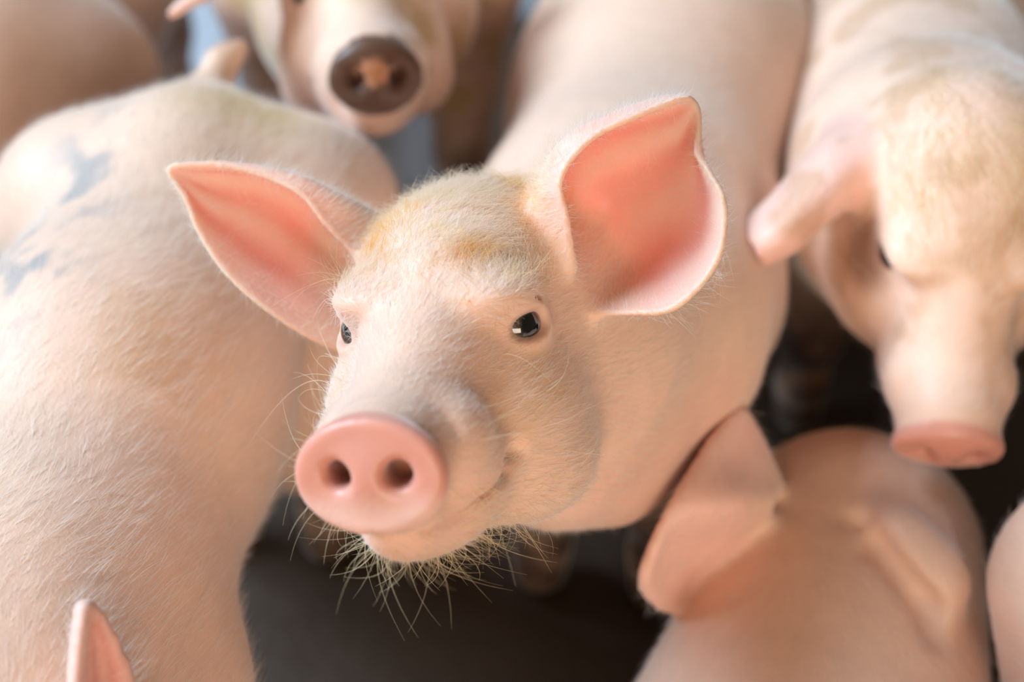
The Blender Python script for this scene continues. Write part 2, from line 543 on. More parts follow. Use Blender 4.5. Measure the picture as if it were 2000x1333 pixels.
def catmull(P_, n):
    """resample an open polyline of control points (m, ...) to n points with a Catmull-Rom spline"""
    P_ = np.asarray(P_, float); m = len(P_)
    t = np.linspace(0, m - 1, n); i = np.minimum(t.astype(int), m - 2); f = (t - i)
    f = f.reshape((-1,) + (1,) * (P_.ndim - 1))
    ext = np.concatenate([2 * P_[:1] - P_[1:2], P_, 2 * P_[-1:] - P_[-2:-1]])
    p0, p1, p2, p3 = ext[i], ext[i + 1], ext[i + 2], ext[i + 3]
    return 0.5 * (2 * p1 + (p2 - p0) * f + (2 * p0 - 5 * p1 + 4 * p2 - p3) * f ** 2 + (3 * p1 - p0 - 3 * p2 + p3) * f ** 3)

class Ear:
    """a curved sheet lofted through rows of points, base row first, the inner side facing `inner`"""
    def __init__(s, rows, r_base, r_rim, vox, inner, ridges=0.0):
        rows = np.asarray(rows, float)
        span = max(np.linalg.norm(rows[0].mean(0) - rows[-1].mean(0)), 0.05)
        nu = int(span * 1.5 / (vox * 0.8)); nv = int(nu * 1.0)
        g = catmull(rows, nu)
        g = catmull(np.swapaxes(g, 0, 1), nv)      # (nv, nu, 3)
        g = np.swapaxes(g, 0, 1)
        du = np.gradient(g, axis=0); dv = np.gradient(g, axis=1)
        n = np.cross(du, dv); n /= np.linalg.norm(n, axis=2, keepdims=True) + 1e-12
        if (n.reshape(-1, 3).sum(0) @ np.asarray(inner)) < 0:
            n = -n
        u = np.linspace(0, 1, nu)[:, None] * np.ones((1, nv)); v = np.ones((nu, 1)) * np.linspace(0, 1, nv)[None]
        edge = np.minimum(np.minimum(v, 1 - v) * 4, (1 - u) * 4); edge = np.clip(edge, 0, 1)
        r = r_rim + (r_base - r_rim) * (1 - sstep(0.0, 0.45, u)) * sstep(0, 0.6, edge)
        if ridges:
            g = g + n * (ridges * np.sin(v * 26 + 3 * u + 2 * np.sin(u * 5)) * sstep(0, 1, edge))[..., None]
        s.pts = g.reshape(-1, 3); s.rad = r.ravel(); s.n = n.reshape(-1, 3); s.u = u.ravel(); s.v = v.ravel(); s.edge = edge.ravel()
        kd = kdtree.KDTree(len(s.pts))
        for i, p in enumerate(s.pts):
            kd.insert(p, i)
        kd.balance(); s.kd = kd
    def sheet(s, k=0.012):
        return Sheet(s.pts, s.rad, s.kd, k)
    def query(s, V, N):
        """for each vertex: distance, signed side (+ inner), u, v, edge"""
        if getattr(s, 'memo', None) is not None and s.memo[0] is V:
            return s.memo[1]
        lo = s.pts.min(0) - 0.012; hi = s.pts.max(0) + 0.012
        idx = np.nonzero(((V > lo) & (V < hi)).all(1))[0]
        d = np.empty(len(idx)); j = np.empty(len(idx), int)
        for a, i in enumerate(idx):
            _, jj, dd = s.kd.find(V[i]); d[a] = dd; j[a] = jj
        side = (N[idx] * s.n[j]).sum(1)
        s.memo = (V, (idx, d - s.rad[j], side, s.u[j], s.v[j], s.edge[j]))
        return s.memo[1]

def leaf_ear(base, tip, inner, L_w, droop=0.0, cup=0.02, vox=0.004, thick=0.0042):
    """a pig's ear from base to tip, half-width L_w, bending towards its inner side by droop at the tip"""
    base = np.asarray(base, float); tip = np.asarray(tip, float)
    a = tip - base; Ln = np.linalg.norm(a); a = a / Ln
    inner = unit(np.asarray(inner, float) - a * (np.asarray(inner) @ a)); side = np.cross(a, inner)
    prof = [(0.0, 0.55), (0.18, 0.92), (0.40, 1.0), (0.62, 0.84), (0.82, 0.50), (0.94, 0.22), (1.0, 0.06)]
    rows = []
    for t, w in prof:
        c = base + a * Ln * t + inner * droop * t * t
        row = []
        for q in (-1, -0.55, 0, 0.55, 1):
            row.append(c + side * L_w * w * q + inner * cup * (q * q - 0.35) * (1 - 0.6 * t) * (0.5 + w * 0.5))
        rows.append(row)
    return Ear(rows, thick * 1.5, thick, vox, inner)

# skin colours
C_SKIN = srgb(237, 197, 172)
C_PINK = srgb(220, 152, 132)
C_EAR = srgb(254, 182, 164)
C_HOOF = srgb(120, 95, 75)
C_MUD = srgb(92, 66, 48)
C_STAIN = srgb(196, 160, 84)
C_GREY = srgb(150, 146, 146)

def mixc(c, col, w):
    return c + (np.asarray(col) - c) * w[:, None]

def paint_pig(V, N, fr, ears, snout=C_PINK, pale=0.0):
    c = np.tile(C_SKIN, (len(V), 1))
    m = fbm(V, 9.0, 3)
    c = c * (0.94 + 0.12 * m)[:, None]
    c = mixc(c, srgb(232, 178, 154), sstep(0.52, 0.75, fbm(V, 6.0, 11)) * 0.5)
    l = fr.inv(V)
    # bare pink snout disc
    hd = np.sqrt((l[:, 0] / 0.041) ** 2 + (l[:, 2] / 0.033) ** 2)
    w = sstep(-0.0125, -0.0075, l[:, 1]) * (hd < 1.15)
    low = sstep(-0.002, -0.018, l[:, 2])[:, None]  # lower half paler: part pigment, part wet sheen painted into the colour
    c = c + (np.asarray(snout)[None] * (1 - low) + (np.asarray(snout) * 0.45 + srgb(248, 214, 202) * 0.55)[None] * low - c) * w[:, None]
    ns = np.minimum(np.linalg.norm(l - [0.0145, -0.012, 0.003], axis=1), np.linalg.norm(l - [-0.0145, -0.012, 0.003], axis=1))
    c = mixc(c, srgb(150, 80, 66), (1 - sstep(0.006, 0.012, ns)))
    # rims of the eyes and corner of the mouth
    for q in (-1, 1):
        E = (EYE_C + EYE_DIR * 0.012) * [q, 1, 1]
        d = np.linalg.norm((l - E) * [1, 1, 1.3], axis=1)
        c = mixc(c, srgb(196, 140, 120), (1 - sstep(0.006, 0.016, d)) * 0.75)
    for q in (-1, 1):
        d = np.linalg.norm((l - [q * 0.046, -0.086, -0.019]) * [0.8, 0.8, 1.5], axis=1)
        c = mixc(c, srgb(120, 78, 56), (1 - sstep(0.002, 0.009, d)) * 0.8)
    for e in ears:
        idx, d, side, u, v, ed = e.query(V, N)
        near = 1 - sstep(0.002, 0.008, d)
        w = near * sstep(-0.1, 0.5, side) * sstep(0.10, 0.32, u)
        band = 0.5 + 0.5 * np.sin(v * 26 + 3 * u + 2 * np.sin(u * 5))
        col = C_EAR[None] * (0.78 + 0.30 * band)[:, None] ** np.array([0.5, 1.0, 1.1])[None]
        rim = 1 - sstep(0.05, 0.4, ed)
        col = col + (srgb(246, 196, 178) - col) * (rim * 0.7)[:, None]
        c[idx] = c[idx] + (col - c[idx]) * w[:, None]
        w2 = near * sstep(0.1, -0.4, side) * sstep(0.05, 0.25, u)
        c[idx] = c[idx] + (srgb(240, 190, 172) - c[idx]) * w2[:, None]
    c = mixc(c, C_HOOF, 1 - sstep(0.035, 0.05, V[:, 2]))
    c = mixc(c, srgb(70, 48, 34), (1 - sstep(0.10, 0.26, V[:, 2])) * (0.55 + 0.4 * sstep(0.3, 0.6, fbm(V, 22, 8))))  # mud on the lower legs, deepened to paint in the shade down there
    return np.clip(c, 0, 1)

def scatter(V, Q, N, density, n, region=None):
    """n root points on the quads, weighted by a per-vertex density"""
    a = 0.5 * np.linalg.norm(np.cross(V[Q[:, 2]] - V[Q[:, 0]], V[Q[:, 3]] - V[Q[:, 1]]), axis=1)
    w = a * density[Q].mean(1)
    cs = np.cumsum(w)
    f = np.searchsorted(cs, RNG.random(n) * cs[-1])
    f = np.minimum(f, len(Q) - 1)
    s, t = RNG.random(n), RNG.random(n)
    wq = np.stack([(1 - s) * (1 - t), s * (1 - t), s * t, (1 - s) * t], 1)
    p = (V[Q[f]] * wq[..., None]).sum(1)
    nn = (N[Q[f]] * wq[..., None]).sum(1); nn /= np.linalg.norm(nn, axis=1, keepdims=True) + 1e-12
    return p, nn

def grow(p, n, flow, length, lift, curl, radius, m=5, gravity=0.0, jitter=0.28):
    """strands from roots p along flow (tangential) and normal"""
    k = len(p)
    t = flow - n * (flow * n).sum(1, keepdims=True)
    t /= np.linalg.norm(t, axis=1, keepdims=True) + 1e-9
    b = np.cross(n, t)
    jit = RNG.normal(0, 1, k)
    d0 = t * np.cos(lift)[:, None] + n * np.sin(lift)[:, None] + b * (jitter * jit)[:, None]
    d0 /= np.linalg.norm(d0, axis=1, keepdims=True)
    cv = (b * RNG.normal(0, 1, k)[:, None] - n * np.abs(RNG.normal(0.4, 0.5, k))[:, None]) * curl
    s = np.linspace(0, 1, m)
    pts = p[:, None] + (d0[:, None] * s[None, :, None] + cv[:, None] * (s ** 2)[None, :, None]) * length[:, None, None]
    pts[..., 2] -= gravity * (s ** 2)[None] * length[:, None]
    pts -= n[:, None] * 0.0004
    rad = radius[:, None] * (1 - 0.85 * s[None])
    return pts, rad

def eyes(fr, parent):
    for q in (-1, 1):
        E = fr(*(EYE_C * [q, 1, 1])); D = unit(fr.R @ (EYE_DIR * [q, 1, 1]))
        bm_v, bm_f = uv_sphere(24, 16)
        o = mesh_object('eye', bm_v, bm_f, M_EYE, parent)
        o.location = E; o.scale = (EYE_R * fr.s,) * 3
        o.rotation_euler = Vector(D).to_track_quat('Z', 'Y').to_euler()
        o['label'] = 'dark glossy eye'

def uv_sphere(nu, nv):
    th = np.linspace(0, math.pi, nv + 1); ph = np.linspace(0, 2 * math.pi, nu, endpoint=False)
    T, Ph = np.meshgrid(th, ph, indexing='ij')
    V = np.stack([np.sin(T) * np.cos(Ph), np.sin(T) * np.sin(Ph), np.cos(T)], -1).reshape(-1, 3)
    i = np.arange(nv)[:, None] * nu; j = np.arange(nu)[None]
    a = i + j; b = i + (j + 1) % nu
    Q = np.stack([a, a + nu, b + nu, b], -1).reshape(-1, 4)
    return V, Q

def root_empty(name, loc, label, group='pigs crowded together in the pen'):
    o = bpy.data.objects.new(name, None); COL.objects.link(o)
    o.empty_display_size = 0.1
    o.location = loc
    o['label'] = label; o['category'] = 'pig'; o['group'] = group
    return o

def fur(V, Q, N, parent, n, flow_fn, len_fn, dens_fn, tint_fn, radius=0.00009, lift=0.35, curl=0.25, name='fur', jitter=0.28):
    p, nn = scatter(V, Q, N, dens_fn(V, N), n)
    L = len_fn(p) * RNG.uniform(0.6, 1.3, n)
    pts, rad = grow(p, nn, flow_fn(p), L, np.abs(RNG.normal(lift, 0.15, n)), curl, np.full(n, radius) * RNG.uniform(0.7, 1.2, n), jitter=jitter)
    return hair_object(name, pts, rad, tint_fn(p), M_HAIR, parent)

def build_pig(label, spine, fr, ears, vox, neck, lat_scale=1.0, leg_x=0.075, hs=1.0, fine=False, extra=None, paint=None, n_fur=12000, snout=C_PINK, fur_len=0.012, tail=None, fur_radius=0.00012, body_fur=None, hair_fn=None, tuft=0, skin=None, mz=1.0):
    skin = skin or M_SKIN_FAR
    root = root_empty('pig', np.mean([q[0] for q in spine], 0) * [1, 1, 0], label)
    fld = Field()
    fwd, lat = body_solids(fld, spine, True, lat_scale, leg_x, hs)
    head_solids(fld, fr, fine, mz)
    # neck
    h0 = fr(0, -0.205, 0.034)
    prev = (h0, 0.064 * fr.s)
    for q in neck:
        fld.add.append(Cap(prev[0], q[0], prev[1], q[1], 0.03)); prev = q
    fld.add.append(Cap(prev[0], spine[-1][0], prev[1], spine[-1][1] * 0.9, 0.06))
    if tail:
        for (a, r1), (b, r2) in zip(tail, tail[1:]):
            fld.add.append(Cap(a, b, r1, r2, 0.02))
    if extra:
        extra(fld)
    for e in ears:
        fld.add.append(e.sheet(0.014))
    allp = [s_[0] for s_ in spine] + [fr(0, 0.03, 0), h0]
    r = 0.19
    lo = np.min(allp, 0) - r; hi = np.max(allp, 0) + r
    for e in ears:
        lo = np.minimum(lo, e.pts.min(0) - 0.02); hi = np.maximum(hi, e.pts.max(0) + 0.02)
    lo[2] = -0.01
    V, Q = mesh_field(fld, lo, hi, vox)
    V[:, 2] = np.maximum(V[:, 2], 0.0)
    V = smooth_mesh(V, Q, 2, 0.4)
    N = vert_normals(V, Q)
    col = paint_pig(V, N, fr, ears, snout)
    if paint:
        col = paint(V, N, fr, col)
    lw = fr.inv(V)
    wet = sstep(-0.013, -0.006, lw[:, 1]) * (np.hypot(lw[:, 0], lw[:, 2]) < 0.045)
    thin = np.zeros(len(V))
    for e in ears:
        idx, dd, side, u, v, ed = e.query(V, N)
        thin[idx] = np.maximum(thin[idx], (1 - sstep(0.002, 0.008, dd)) * sstep(0.1, 0.35, u))
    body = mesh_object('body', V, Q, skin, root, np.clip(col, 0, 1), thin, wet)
    eyes(fr, root)
    hf = fr.R[:, 1]
    def flow(p):
        l = fr.inv(p)
        w = sstep(-0.26, -0.16, l[:, 1])[:, None]
        return -hf[None] * w + (-fwd + [0, 0, -0.25])[None] * (1 - w)
    def dens(V_, N_):
        l = fr.inv(V_)
        d = np.ones(len(V_))
        d *= sstep(0.10, 0.25, V_[:, 2])
        d *= sstep(-0.006, -0.016, l[:, 1])
        for q in (-1, 1):
            E = (EYE_C + EYE_DIR * 0.012) * [q, 1, 1]
            d *= sstep(0.017, 0.023, np.linalg.norm(l - E, axis=1))
        for e in ears:
            idx, dd, side, u, v, ed = e.query(V_, N_)
            inside = (1 - sstep(0.002, 0.008, dd)) * sstep(-0.2, 0.3, side) * sstep(0.05, 0.25, u)
            d[idx] *= 1 - 0.93 * inside
        return d
    def tint(p):
        c = np.tile(srgb(255, 252, 246), (len(p), 1))
        return c * RNG.uniform(0.82, 1.0, (len(p), 1))
    if hair_fn:
        hair_fn(V, Q, N, root, flow, dens, tint)
    else:
        def flow_w(p):
            f = flow(p)
            side = np.cross(f, [0, 0, 1.0])
            return f + side * ((fbm(p, 14, 91) - 0.5) * 2.2)[:, None]
        fur(V, Q, N, root, n_fur, flow_w, lambda p: np.full(len(p), fur_len), dens, tint, fur_radius, 0.25, 0.12, jitter=0.12)
    if tuft:
        up = fr.R[:, 2]
        def d2(V_, N_):
            l = fr.inv(V_)
            return sstep(-0.08, -0.17, l[:, 1]) * sstep(0.03, 0.10, l[:, 2]) * sstep(-0.30, -0.21, l[:, 1]) * sstep(0.075, 0.03, np.abs(l[:, 0])) * (0.2 + sstep(0.4, 0.6, fbm(V_, 45, 77)))
        def flow2(p):
            a = fbm(p, 28, 41) - 0.5
            return hf[None] + fr.R[:, 0][None] * (a * 3)[:, None]
        fur(V, Q, N, root, tuft, flow2, lambda p: np.full(len(p), 0.035), d2, lambda p: np.tile(srgb(248, 232, 190), (len(p), 1)) * RNG.uniform(0.8, 1.0, (len(p), 1)), 0.00014, 0.45, 0.4, name='forehead_hair')
    return root
# ------------------------------------------------------------------ the pig in front, looking up
def PX(rows):
    return [[P(*q) for q in r] for r in rows]

HEAD_R = np.array([[0.9639, -0.24969, -0.09245], [-0.18077, -0.86864, 0.46128], [0.19548, 0.42792, 0.88243]])
HEAD_T = np.array([-0.06853, 0.47564, 0.59541])

def main_pig():
    vox = 0.0019
    fr = Frame(HEAD_T, HEAD_R, 1.0)
    r_ear = Ear(PX([
        [(1120, 520, .805), (1060, 470, .825), (1090, 480, .860), (1120, 530, .870), (1150, 570, .850), (1175, 612, .815)],
        [(1108, 430, .790), (1040, 420, .815), (1090, 400, .850), (1170, 450, .868), (1230, 530, .845), (1235, 612, .800)],
        [(1095, 350, .785), (1055, 340, .810), (1120, 340, .845), (1220, 400, .858), (1300, 500, .830), (1320, 600, .790)],
        [(1150, 275, .785), (1110, 268, .800), (1170, 300, .830), (1270, 360, .845), (1360, 460, .820), (1400, 510, .790)],
        [(1240, 228, .785), (1200, 226, .800), (1240, 260, .820), (1300, 310, .830), (1370, 380, .815), (1414, 400, .790)],
        [(1310, 200, .790), (1290, 198, .800), (1310, 230, .810), (1335, 270, .815), (1362, 312, .810), (1384, 336, .795)],
        [(1345, 192, .795), (1345, 191, .800), (1355, 200, .800), (1363, 215, .803), (1365, 245, .803), (1359, 299, .800)]]),
        0.0042, 0.0021, vox, -FW, 0.0010)
    l_ear = Ear(PX([
        [(705, 505, .855), (730, 428, .870), (715, 450, .905), (700, 520, .910), (690, 600, .900), (660, 685, .870)],
        [(640, 440, .850), (660, 385, .862), (640, 410, .895), (620, 480, .905), (610, 560, .890), (590, 650, .860)],
        [(590, 380, .848), (590, 348, .858), (575, 380, .880), (550, 440, .890), (530, 520, .880), (510, 595, .855)],
        [(520, 345, .852), (510, 328, .858), (505, 350, .870), (480, 400, .878), (455, 460, .872), (440, 530, .856)],
        [(440, 325, .855), (430, 321, .858), (425, 335, .865), (410, 370, .868), (400, 410, .866), (390, 455, .858)],
        [(360, 325, .858), (350, 324, .858), (345, 330, .860), (345, 340, .860), (350, 355, .860), (360, 385, .858)],
        [(340, 326, .858), (335, 326, .858), (331, 330, .858), (330, 335, .858), (332, 342, .858), (337, 350, .858)]]),
        0.0042, 0.0021, vox, -FW, 0.0009)
    spine = [(arr(0.195, 1.50, 0.37), 0.150), (arr(0.150, 1.20, 0.365), 0.148), (arr(0.085, 0.92, 0.385), 0.122), (arr(0.070, 0.81, 0.41), 0.11)]
    neck = [(arr(0.015, 0.715, 0.485), 0.086)]

    def chest(fld):
        fld.add.append(Cap(P(1090, 920, .93), P(1185, 915, .97), 0.036, 0.038, 0.05))
    def paint(V, N, fr, c):
        l = fr.inv(V)
        st = sstep(-0.10, -0.13, l[:, 1]) * sstep(0.05, 0.075, l[:, 2]) * sstep(-0.27, -0.23, l[:, 1]) * sstep(0.065, 0.045, np.abs(l[:, 0])) * sstep(0.45, 0.6, fbm(V, 30, 21))
        c = mixc(c, srgb(238, 204, 140), st * 0.45)
        st = np.exp(-(((l - [0.062, -0.112, 0.012]) / [0.03, 0.03, 0.025]) ** 2).sum(1)) * sstep(0.35, 0.6, fbm(V, 45, 22))
        c = mixc(c, srgb(206, 160, 96), st * 0.5)
        return c

    def hair(V, Q, N, root, flow, dens, tint):
        hd = fr.R[:, 1]
        def d1(V_, N_):
            l = fr.inv(V_)
            return dens(V_, N_) * (0.25 + 1.0 * sstep(-0.30, -0.20, l[:, 1]))
        def len1(p):
            l = fr.inv(p)
            return 0.011 - 0.005 * sstep(-0.09, -0.03, l[:, 1])
        fur(V, Q, N, root, 110000, flow, len1, d1, tint, 0.000075, 0.26, 0.15, jitter=0.18)
        # longer yellowish hair on the forehead
        def d2(V_, N_):
            l = fr.inv(V_)
            return dens(V_, N_) * sstep(-0.085, -0.13, l[:, 1]) * sstep(0.045, 0.075, l[:, 2]) * sstep(-0.28, -0.22, l[:, 1]) * sstep(0.065, 0.05, np.abs(l[:, 0])) * (0.15 + sstep(0.35, 0.6, fbm(V_, 40, 33)))
        def flow2(p):
            a = fbm(p, 28, 41) - 0.5; b = fbm(p, 28, 47) - 0.5
            return -hd[None] + fr.R[:, 0][None] * (a * 5)[:, None] + fr.R[:, 1][None] * (b * 3)[:, None]
        def tint2(p):
            c = mixc(np.tile(srgb(255, 236, 214), (len(p), 1)), srgb(255, 204, 112), sstep(0.42, 0.62, fbm(p, 30, 52)) * 0.9)
            return c * RNG.uniform(0.85, 1.0, (len(p), 1))
        fur(V, Q, N, root, 7000, flow2, lambda p: np.full(len(p), 0.017), d2, tint2, 0.00010, 0.45, 0.35, name='forehead_hair')
        # bristles under the chin and whiskers on the muzzle
        def d3(V_, N_):
            l = fr.inv(V_)
            ch = sstep(-0.030, -0.045, l[:, 2]) * sstep(-0.13, -0.10, l[:, 1]) * sstep(-0.012, -0.02, l[:, 1])
            mz = 0.10 * sstep(0.022, 0.028, np.abs(l[:, 0])) * sstep(-0.10, -0.08, l[:, 1]) * sstep(-0.012, -0.02, l[:, 1]) * sstep(0.03, 0.015, l[:, 2])
            return ch + mz
        n3 = 330
        p, nn = scatter(V, Q, N, d3(V, N), n3)
        pts, rad = grow(p, nn, np.tile(-hd + fr.R[:, 2] * 0.2, (n3, 1)), RNG.uniform(0.012, 0.042, n3), RNG.normal(0.95, 0.25, n3), 0.45, RNG.uniform(0.00009, 0.00017, n3), 8, 0.15)
        hair_object('bristles', pts, rad, np.tile(srgb(238, 226, 190), (n3, 1)), M_HAIR, root)
        # pale fuzz on the rims of the ears, a tuft behind the far one
        PP, NN, FF, LL = [], [], [], []
        for e in (r_ear, l_ear):
            k = np.nonzero((e.edge < 0.30) & (e.u > 0.12) & (e.u < 0.93))[0]
            k = RNG.choice(k, 2600)
            ctr = e.pts[np.argsort(np.abs(e.v - 0.5) + np.abs(e.u - 0.45))[:20]].mean(0)
            sgn = np.where(RNG.random(len(k)) < 0.5, 1.0, -1.0)[:, None]
            PP.append(e.pts[k] + e.n[k] * e.rad[k][:, None] * sgn * 0.9); NN.append(e.n[k] * sgn); FF.append(e.pts[k] - ctr); LL.append(RNG.uniform(0.003, 0.0065, len(k)))
        k = np.nonzero((r_ear.v > 0.80) & (r_ear.u > 0.2) & (r_ear.u < 0.55))[0]; k = RNG.choice(k, 260)
        PP.append(r_ear.pts[k] - r_ear.n[k] * r_ear.rad[k][:, None]); NN.append(-r_ear.n[k]); FF.append(np.tile(RT * 1.0 - UP * 0.9, (len(k), 1)) + RNG.normal(0, 0.2, (len(k), 3))); LL.append(RNG.uniform(0.010, 0.026, len(k)))
        PP, NN, FF, LL = map(np.concatenate, (PP, NN, FF, LL))
        pts, rad = grow(PP, NN, FF, LL, np.abs(RNG.normal(0.3, 0.2, len(PP))), 0.2, np.full(len(PP), 0.00006))
        hair_object('ear_fuzz', pts, rad, np.tile(srgb(252, 246, 236), (len(PP), 1)), M_HAIR, root)
        # long whiskers standing off the sides of the muzzle and cheeks
        def d4(V_, N_):
            l = fr.inv(V_)
            return sstep(0.024, 0.03, np.abs(l[:, 0])) * sstep(-0.15, -0.13, l[:, 1]) * sstep(-0.014, -0.024, l[:, 1]) * sstep(0.042, 0.02, l[:, 2]) * sstep(-0.05, -0.03, l[:, 2]) * np.where((l[:, 0] > 0), 0.25, 1.0)
        n4 = 60
        p, nn = scatter(V, Q, N, d4(V, N), n4)
        pts, rad = grow(p, nn, np.tile(-hd, (n4, 1)), RNG.uniform(0.022, 0.052, n4), RNG.normal(1.15, 0.25, n4), 0.5, RNG.uniform(0.00013, 0.00020, n4), 9, 0.35)
        hair_object('whiskers', pts, rad, np.tile(srgb(246, 236, 206), (n4, 1)), M_HAIR, root)
        # brow hairs and eyelashes
        P_, N_, L_ = [], [], []
        for q in (-1, 1):
            E = EYE_C * [q, 1, 1]; D = EYE_DIR * [q, 1, 1]
            tl = unit(np.cross(D, [0, 0, 1.0])); tl = tl if tl[1] > 0 else -tl
            up = np.cross(tl, D); up = up if up[2] > 0 else -up
            for i in range(9):
                a = RNG.uniform(-0.0125, 0.0125)
                w = tl * a + up * (0.0116 - 28 * a * a)
                w = w + D * math.sqrt(max(0.0182 ** 2 - w @ w, 0))
                P_.append(fr(*(E + w))); N_.append(fr.R @ unit(D * 0.7 + up * 0.55 + tl * a * 30)); L_.append(RNG.uniform(0.005, 0.008))
            for i in range(26):
                w = np.array([q * RNG.uniform(0.035, 0.058), RNG.uniform(-0.150, -0.110), 0.072])
                P_.append(fr(*w)); N_.append(fr.R @ unit([q * 0.9, 0.1, 0.7])); L_.append(RNG.uniform(0.02, 0.035))
        P_ = np.array(P_); N_ = np.array(N_); L_ = np.array(L_)
        pts, rad = grow(P_, N_, np.tile(fr.R @ np.array([0, 0.6, 0.4]), (len(P_), 1)), L_, RNG.normal(1.3, 0.15, len(P_)), np.where(L_ < 0.012, 0.12, 0.5)[:, None], np.full(len(P_), 0.00010), 7)
        hair_object('eyelashes', pts, rad, np.tile(srgb(244, 226, 180), (len(P_), 1)), M_HAIR, root)
    return build_pig('pale pink pig in front, snout raised, ears spread wide, facing the viewer', spine, fr, [r_ear, l_ear], vox, neck, 0.95, 0.07, 1.0, True, chest, paint, hair_fn=hair, skin=M_SKIN)

# ------------------------------------------------------------------ the other pigs
def left_pig():
    fr = Frame.look(arr(-0.245, 0.08, 0.36), (0.05, -0.96, -0.2))
    ears = [leaf_ear(P(195, 1560, .70), P(163, 1182, .69), (1, -0.05, 0.35), 0.027, 0.0, 0.015),
            leaf_ear(arr(-0.30, 0.30, 0.46), arr(-0.36, 0.32, 0.57), (-0.8, -1, 0), 0.040, 0.0, 0.02)]
    spine = [(arr(-0.255, 0.95, 0.415), 0.108), (arr(-0.276, 0.74, 0.400), 0.112), (arr(-0.290, 0.52, 0.39), 0.111), (arr(-0.285, 0.42, 0.395), 0.10)]
    neck = [(arr(-0.265, 0.33, 0.40), 0.09)]
    tail = [(arr(-0.258, 1.01, 0.480), 0.016), (arr(-0.240, 1.050, 0.500), 0.010), (arr(-0.226, 1.060, 0.510), 0.007)]
    def paint(V, N, fr, c):
        # grey mud scuffs along the back, yellow stains at the tail
        w = np.exp(-((V[:, 0] + 0.315) / 0.035) ** 2) * sstep(0.42, 0.46, V[:, 2]) * sstep(0.50, 0.60, fbm(V, 26, 61)) * sstep(0.62, 0.75, V[:, 1]) * sstep(1.0, 0.9, V[:, 1])
        c = mixc(c, C_GREY, w * 0.8)
        w = np.exp(-(((V - P(500, 195, 1.12)) / [0.06, 0.05, 0.04]) ** 2).sum(1)) * sstep(0.30, 0.55, fbm(V, 24, 63))
        c = mixc(c, C_STAIN, w * 0.9)
        w = np.exp(-((V[:, 0] + 0.225) / 0.030) ** 2) * sstep(0.46, 0.62, fbm(V, 22, 65)) * sstep(0.95, 0.85, V[:, 1]) * sstep(0.55, 0.65, V[:, 1])
        return mixc(c, srgb(204, 150, 96), w * 0.4)
    return build_pig('cream pig along the left edge, back scuffed grey, short tail raised', spine, fr, ears, 0.004, neck, 0.95, 0.07, paint=paint, n_fur=65000, fur_len=0.018, tail=tail, fur_radius=0.00008)

def top_pig():
    fr = Frame.look(P(735, 155, 1.11), (0.16, -0.95, 0.26), sc=1.0)
    ears = [leaf_ear(P(600, -150, 1.24), P(335, 25, 1.16), (0.5, -0.3, -0.8), 0.04, 0.0, 0.015),
            leaf_ear(P(850, -150, 1.27), P(985, -120, 1.25), (0.1, -0.8, -0.4), 0.04, 0.0, 0.015)]
    h = fr(0, -0.16, 0.0)
    spine = [(arr(-0.20, 2.05, 0.36), 0.13), (arr(-0.18, 1.75, 0.36), 0.135), (arr(-0.165, 1.50, 0.38), 0.125), (arr(-0.155, 1.40, 0.40), 0.11)]
    neck = [((h + spine[-1][0]) / 2, 0.095)]
    def paint(V, N, fr, c):
        l = fr.inv(V)
        w = (l[:, 1] > -0.011) & (np.abs(l[:, 0]) < 0.05)
        mud = w * sstep(0.30, 0.42, fbm(V, 40, 71) - 0.30 + 0.60 * sstep(0.008, 0.017, np.sqrt((l[:, 0] * 0.8) ** 2 + (l[:, 2] - 0.007) ** 2)))
        c = mixc(c, srgb(190, 122, 66), w * np.exp(-((l[:, 0] / 0.010) ** 2 + ((l[:, 2] - 0.007) / 0.010) ** 2)) * 0.9)
        c = mixc(c, srgb(88, 60, 44), mud * 0.92)
        w = sstep(-0.05, -0.09, l[:, 1]) * sstep(0.5, 0.65, fbm(V, 20, 73))
        return mixc(c, C_STAIN, w * 0.6)
    return build_pig('pig behind with a muddy brown snout pointed at the viewer', spine, fr, ears, 0.0055, neck, 0.95, 0.13, paint=paint, n_fur=14000, snout=srgb(214, 150, 120), mz=1.12)

